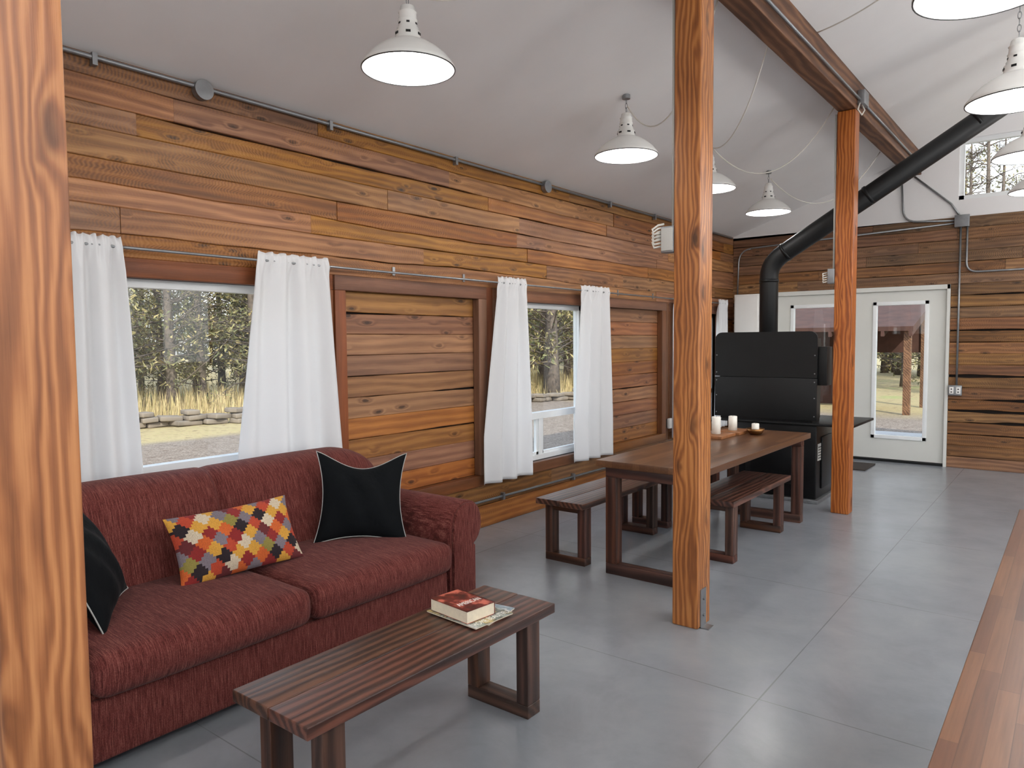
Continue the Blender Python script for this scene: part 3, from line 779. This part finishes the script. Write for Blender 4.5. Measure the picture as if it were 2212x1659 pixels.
text('HOME BEAUTIFUL',.042,Matrix.Translation((-1.80,2.16,.4622))@Matrix.Rotation(rad(86),4,'Z')@Matrix.Scale(.62,4,(1,0,0)),M_txt,mo)
bk_=B('paperback_book'); bk_.M=Matrix.Translation((-1.935,2.135,.4625))@Matrix.Rotation(rad(-6),4,'Z')
bk_.box((-.1085,-.0735,.0015),(.1085,.072,.0465),M_page); bk_.box((-.11,-.075,0),(.11,.075,.0015),M_book); bk_.box((-.11,-.075,.0465),(.11,.075,.0485),M_book); bk_.box((-.11,.072,0),(.11,.075,.0485),M_book)
bo=bk_.build()
text('AMERICAN',.04,Matrix.Translation((-1.90,2.135,.5115))@Matrix.Rotation(rad(84),4,'Z')@Matrix.Scale(.6,4,(1,0,0)),M_txt,bo)

# ------------------------------------------------------------------ wood stove
s=B('wood_stove')
s.box((-2.82,7.06,.0),(-1.90,7.84,.035),M_galv,b=.004)
s.box((-2.78,7.10,.035),(-1.93,7.80,.74),M_blackg,b=.012)
s.box((-2.60,7.085,.16),(-2.10,7.10,.62),M_black,b=.006)
s.box((-2.55,7.075,.22),(-2.15,7.086,.56),M_blackg,b=.005)
s.tube([(-2.14,7.085,.42),(-2.12,7.04,.42),(-2.12,7.04,.30)],.008,M_galv)
s.box((-2.84,7.04,.74),(-1.60,7.88,.765),M_black,b=.006)
s.box((-1.93,7.25,.12),(-1.915,7.6,.62),M_black,b=.004)
s.box((-1.93,7.14,.40),(-1.925,7.24,.56),M_label)
for i in range(5): s.box((-1.925,7.15,.42+.026*i),(-1.922,7.23,.428+.026*i),M_black)
def rrect(x0,x1,z0,z1,r):
    pts=[(x0,z0),(x1,z0)]
    for i in range(7): a=rad(i*15); pts.append((x1-r+r*math.cos(a),z1-r+r*math.sin(a)))
    for i in range(7): a=rad(90+i*15); pts.append((x0+r+r*math.cos(a),z1-r+r*math.sin(a)))
    return pts
s.prism(rrect(-2.90,-1.915,1.19,1.625,.07),'Y',7.03,7.06,M_black)
s.box((-2.90,7.025,.79),(-1.915,7.06,1.185),M_black,b=.003)
s.box((-2.86,7.06,.80),(-1.955,7.30,1.56),M_blackg)
s.box((-1.955,7.07,1.12),(-1.84,7.24,1.48),M_black,b=.004)
for z in (.83,1.0,1.15,1.23,1.4):
    for x in (-2.88,-1.935): s.cyl((x,7.027,z),.006,.006,M_galv,'Y',8)
s.box((-2.85,7.06,.765),(-1.96,7.30,.80),M_blackg)
s.build()
p_=B('stove_pipe')
py=7.42; PS=.615
path=[Vector((-2.50,py,.765)),Vector((-2.50,py,2.18))]
th=math.atan(PS)
for i in range(1,7):
    t_=i/6; p0=Vector((-2.50,py,2.18)); p1=Vector((-2.50,py,2.32)); p2=Vector((-2.50+.17*math.cos(th),py,2.32+.17*math.sin(th)))
    path.append(p0*(1-t_)**2+p1*2*t_*(1-t_)+p2*t_*t_)
x_=path[-1].x; z_=path[-1].z
tt=(cz(x_)-z_)/(PS-SL); xe=min(x_+tt,XRIDGE-.05); ze=z_+(xe-x_)*PS
path.append(Vector((xe,py,ze-.02)))
p_.tube(path,.09,M_blackp,32)
def band(c_,d,r=.0945,w=.03):
    d=Vector(d).normalized(); c_=Vector(c_); p_.tube([c_-d*w/2,c_+d*w/2],r,M_black,32)
band((-2.5,py,1.3),(0,0,1)); band((-2.5,py,2.14),(0,0,1)); dd=Vector((1,0,PS)).normalized()
for q in (0.02,.9,1.9,2.9): band(path[-2]+dd*q,dd)
band((-2.5,py,.79),(0,0,1),.11,.04)
p_.build()

# ------------------------------------------------------------------ kitchen island
k_=B('kitchen_island')
k_.box((-.165,-1.6,.862),(.55,3.33,.90),M_counter,b=.004)
k_.box((-.10,-1.55,.09),(.50,3.28,.862),M_white); k_.box((-.05,-1.5,0),(.45,3.23,.09),M_black)
for i in range(6):
    y=-1.5+i*.8; k_.box((-.115,y,.13),(-.10,y+.74,.84),M_white,b=.004)
k_.build()

# ------------------------------------------------------------------ outdoors
m,nt,b=new('meadow_ground'); p=pos(nt); xyz=sepxyz(nt,p)
n1=tnoise(nt,p,.35,4,.6); n2=tnoise(nt,p,6,5,.7); n3=tnoise(nt,p,40,3,.7)
gr=ramp(nt,n2,[(.3,C(110,92,64)),(.5,C(170,150,106)),(.7,C(148,138,90))])
gr=mix(nt,mapr(nt,n1,.58,.68,0,.6),gr,C(136,150,82))
gv=ramp(nt,n3,[(.3,C(80,68,58)),(.55,C(134,118,102)),(.75,C(180,166,148))])
gv=mix(nt,mapr(nt,n2,.5,.65,0,.6),gv,C(84,62,46))
mk=mapr(nt,mth(nt,'ADD',xyz[0],mth(nt,'MULTIPLY_ADD',n1,1.5,-.75)),-12.3,-12.9,0,1)
mk2=mapr(nt,mth(nt,'ADD',xyz[1],mth(nt,'MULTIPLY',n1,2)),18,20,0,1)
S(nt,b.inputs['Base Color'],mix(nt,mth(nt,'MAXIMUM',mk,mk2),gv,gr)); b.inputs['Roughness'].default_value=.95
M_ground=m
g=B('ground'); g.box((-120,-60,-.35),(60,140,-.16),M_ground); g.build()
M_stone=simple('field_stone',C(122,110,96),.85,0,.3,3,.3)
M_bark=simple('bark',C(98,86,76),.9,0,.35,12,.4)
m,nt,b=new('needle_foliage'); at=attr(nt).outputs['Fac']
S(nt,b.inputs['Base Color'],ramp(nt,at,[(0,C(78,82,52)),(.5,C(118,114,72)),(1,C(172,154,104))])); b.inputs['Roughness'].default_value=.8; M_leaf=m
m,nt,b=new('dry_grass_blades'); at=attr(nt).outputs['Fac']
S(nt,b.inputs['Base Color'],ramp(nt,at,[(0,C(142,120,80)),(.5,C(204,182,134)),(1,C(158,144,92))])); b.inputs['Roughness'].default_value=.8; M_gr=m
rg=random.Random(77)
st=B('stone_wall')
for row in range(3):
    y=2.0
    while y<22:
        L_=rg.uniform(.25,.6); x=-14.6+(y-7.7)*.30+ (0.25*math.sin(y*.7))
        if not(row==2 and rg.random()<.35):
            st.M=Matrix.Translation((x+rg.uniform(-.06,.06),y+L_/2,-.16+.06+row*.11))@Matrix.Rotation(rg.uniform(-.25,.25),4,'Z')@Matrix.Rotation(rg.uniform(-.06,.06),4,'X')
            st.rbox((0,0,0),(rg.uniform(.3,.45),L_*.96,.105),.03,M_stone,2)
        y+=L_
st.build()
def treemesh(seed,leafy,h):
    r_=random.Random(seed); t=B('tree_form'); 
    bend=[(r_.uniform(-.25,.25),r_.uniform(-.25,.25)) for _ in range(2)]
    def tp(f): return Vector((bend[0][0]*math.sin(f*3)*f,bend[0][1]*math.sin(f*2.4)*f,h*f))
    r0=h*.018
    t.tube([tp(i/12) for i in range(13)],[r0*(1.25 if i==0 else 1)*(1-.85*i/12) for i in range(13)],M_bark,8)
    lv=[]
    for i in range(60):
        f=r_.uniform(.06,.97); p0=tp(f); a=r_.uniform(0,6.283); L_=(h*.26*(1.05-f)+.3)*r_.uniform(.6,1.2)
        d=Vector((math.cos(a),math.sin(a),r_.uniform(-.1,.45) if leafy else r_.uniform(.2,.9))).normalized()
        pts=[p0,p0+d*L_*.5+Vector((0,0,r_.uniform(-.1,.1))),p0+d*L_+Vector((0,0,r_.uniform(-.25,.2)))]
        t.tube(pts,[.022,.014,.005],M_bark,4,False)
        for k2 in range(6):
            q=p0.lerp(pts[2],r_.uniform(.3,1)); dd=Vector((r_.uniform(-1,1),r_.uniform(-1,1),r_.uniform(-.3,.7))).normalized()*r_.uniform(.2,.7)
            t.tube([q,q+dd],[.009,.003],M_bark,3,False)
            if leafy or r_.random()<.12:
                for z in range(11 if leafy else 8):
                    lv.append(q+dd*r_.uniform(.2,1.1)+Vector((r_.gauss(0,.15),r_.gauss(0,.15),r_.gauss(0,.10))))
    for c_ in lv:
        u=Vector((r_.uniform(-1,1),r_.uniform(-1,1),r_.uniform(-1,1))).normalized()*r_.uniform(.05,.11); v=Vector((r_.uniform(-1,1),r_.uniform(-1,1),r_.uniform(-1,1))).normalized()*.028
        t.add([c_-u*.5-v,c_-u*.5+v,c_+u],[(0,1,2)],M_leaf,False,r_.random())
    ob=t.build(recalc=False); me=ob.data; off=ob.location.copy(); bpy.data.objects.remove(ob); return me,off
forms=[treemesh(1,True,9),treemesh(2,True,7),treemesh(3,False,8),treemesh(4,True,5.0)]
def plant(i,x,y,s_,a,nm):
    me,off=forms[i]; o=bpy.data.objects.new(nm,me); sc.collection.objects.link(o)
    o.rotation_euler=(0,0,a); o.scale=(s_,s_,s_); o.location=Vector((x,y,-.2))
rg=random.Random(21)
names=['pine_tree','pine_tree','bare_tree','young_pine_tree']
for i in range(38):
    y=4+i*.85+rg.uniform(-.4,.4); x=-14.9+(min(y,22)-7.7)*.30-rg.uniform(1.0,6)
    ii=rg.choice([0,0,2,2,2,1,3]); plant(ii,x,y,rg.uniform(.75,1.3),rg.uniform(0,6.28),names[ii])
for i in range(120):
    x=rg.uniform(-46,-20.0); dep=(-x)/3.89; yy=rg.uniform(1.0,8)*dep
    ii=rg.choice([0,0,1,2,2,3]); plant(ii,x,yy,rg.uniform(.8,1.35),rg.uniform(0,6.28),names[ii])
for i in range(48):
    x=rg.uniform(-14,8); y=rg.uniform(23,46); ii=rg.choice([2,0,1,2,2]); plant(ii,x,y,rg.uniform(.8,1.3),rg.uniform(0,6),names[ii])
gr=B('tall_grass')
for i in range(20000):
    y=rg.uniform(4,34); x0=-14.9+(min(y,22)-7.7)*.30; x=x0-.2-abs(rg.gauss(0,5)); 
    h_=rg.uniform(.15,.7)*(1 if x<x0-1 else .5); a=rg.uniform(0,3.14); wv=Vector((math.cos(a),math.sin(a),0))*rg.uniform(.008,.02); tip=Vector((rg.uniform(-.12,.12),rg.uniform(-.12,.12),h_))
    p0=Vector((x,y,-.17)); gr.add([p0-wv,p0+wv,p0+tip],[(0,1,2)],M_gr,False,rg.random())
gr.build(recalc=False)
M_rust=simple('weathered_porch_metal',C(82,58,48),.9,.0,.3,5)
pr=B('porch_roof')
pr.M=Matrix.Translation((0,YF+.2,2.75))@Matrix.Rotation(rad(-9),4,'X')
pr.box((-4.2,0,0),(-.4,2.4,.04),M_rust)
for i in range(8): pr.box((-4.1+i*.5,0,-.09),(-4.05+i*.5,2.4,0),M_beam)
pr.M=Matrix.Identity(4)
for x in (-4.1,-.6): pr.box((x,YF+2.3,-.03),(x+.12,YF+2.42,2.36),M_beam)
pr.box((-4.2,YF+2.28,2.22),(-.4,YF+2.44,2.36),M_beam)
pr.build()
M_slab=simple('porch_concrete',C(180,174,166),.8,0,.1,4)
pr=B('porch_slab'); pr.box((-5,YF+.17,-.16),(3,YF+3.6,-.03),M_slab); pr.build()
M_shroof=simple('shed_roof_boards',C(70,44,34),.9,0,.3,4)
sh=B('open_shed')
sh.prism([(18.0,1.72),(20.5,2.35),(20.5,2.45),(18.0,1.82)],'X',-6.4,-2.9,M_shroof)
for i in range(7): sh.prism([(18.0,1.60),(20.5,2.23),(20.5,2.35),(18.0,1.72)],'X',-6.35+i*.56,-6.28+i*.56,M_shroof)
for x in (-6.3,-3.1):
    for y in (18.1,20.3): sh.box((x,y,-.16),(x+.14,y+.14,1.7 if y<19 else 2.25),M_beam)
sh.box((-6.3,20.35,1.2),(-2.9,20.42,2.2),M_shroof)
sh.box((-6.3,20.35,-.16),(-4.4,20.42,1.2),M_shroof)
sh.build()

# ------------------------------------------------------------------ light
sun=bpy.data.lights.new('sun','SUN'); sun.energy=4.2; sun.angle=rad(1.0); sun.color=(1,.95,.88)
so=bpy.data.objects.new('sun',sun); sc.collection.objects.link(so)
so.rotation_euler=Vector((.85,-.8,.8)).to_track_quat('Z','Y').to_euler(); so.location=(15,-15,15)
w=bpy.data.worlds.new('sky'); sc.world=w; w.use_nodes=True; nt=w.node_tree; bg=nt.nodes['Background']
tc=nt.nodes.new('ShaderNodeTexCoord'); z=sepxyz(nt,tc.outputs['Generated'])[2]
S(nt,bg.inputs['Color'],ramp(nt,z,[(.0,C(246,246,248)),(.3,C(230,236,248)),(1,C(168,194,236))])); bg.inputs['Strength'].default_value=2.3

# ------------------------------------------------------------------ camera
X=Vector((2006,-74.5,1567.7)).normalized(); Y=Vector((1229,101.5,-1567.7)).normalized(); Z=X.cross(Y).normalized()
cam=bpy.data.cameras.new('camera'); co=bpy.data.objects.new('camera',cam); sc.collection.objects.link(co)
cam.sensor_width=36; cam.lens=1567.7/2212*36; cam.clip_start=.02; cam.clip_end=400
co.matrix_world=Matrix(((X.x,X.y,X.z,0),(Y.x,Y.y,Y.z,0),(Z.x,Z.y,Z.z,1.55),(0,0,0,1)))
sc.camera=co
sc.view_settings.view_transform='Standard'; sc.view_settings.look='None'; sc.view_settings.exposure=0.42
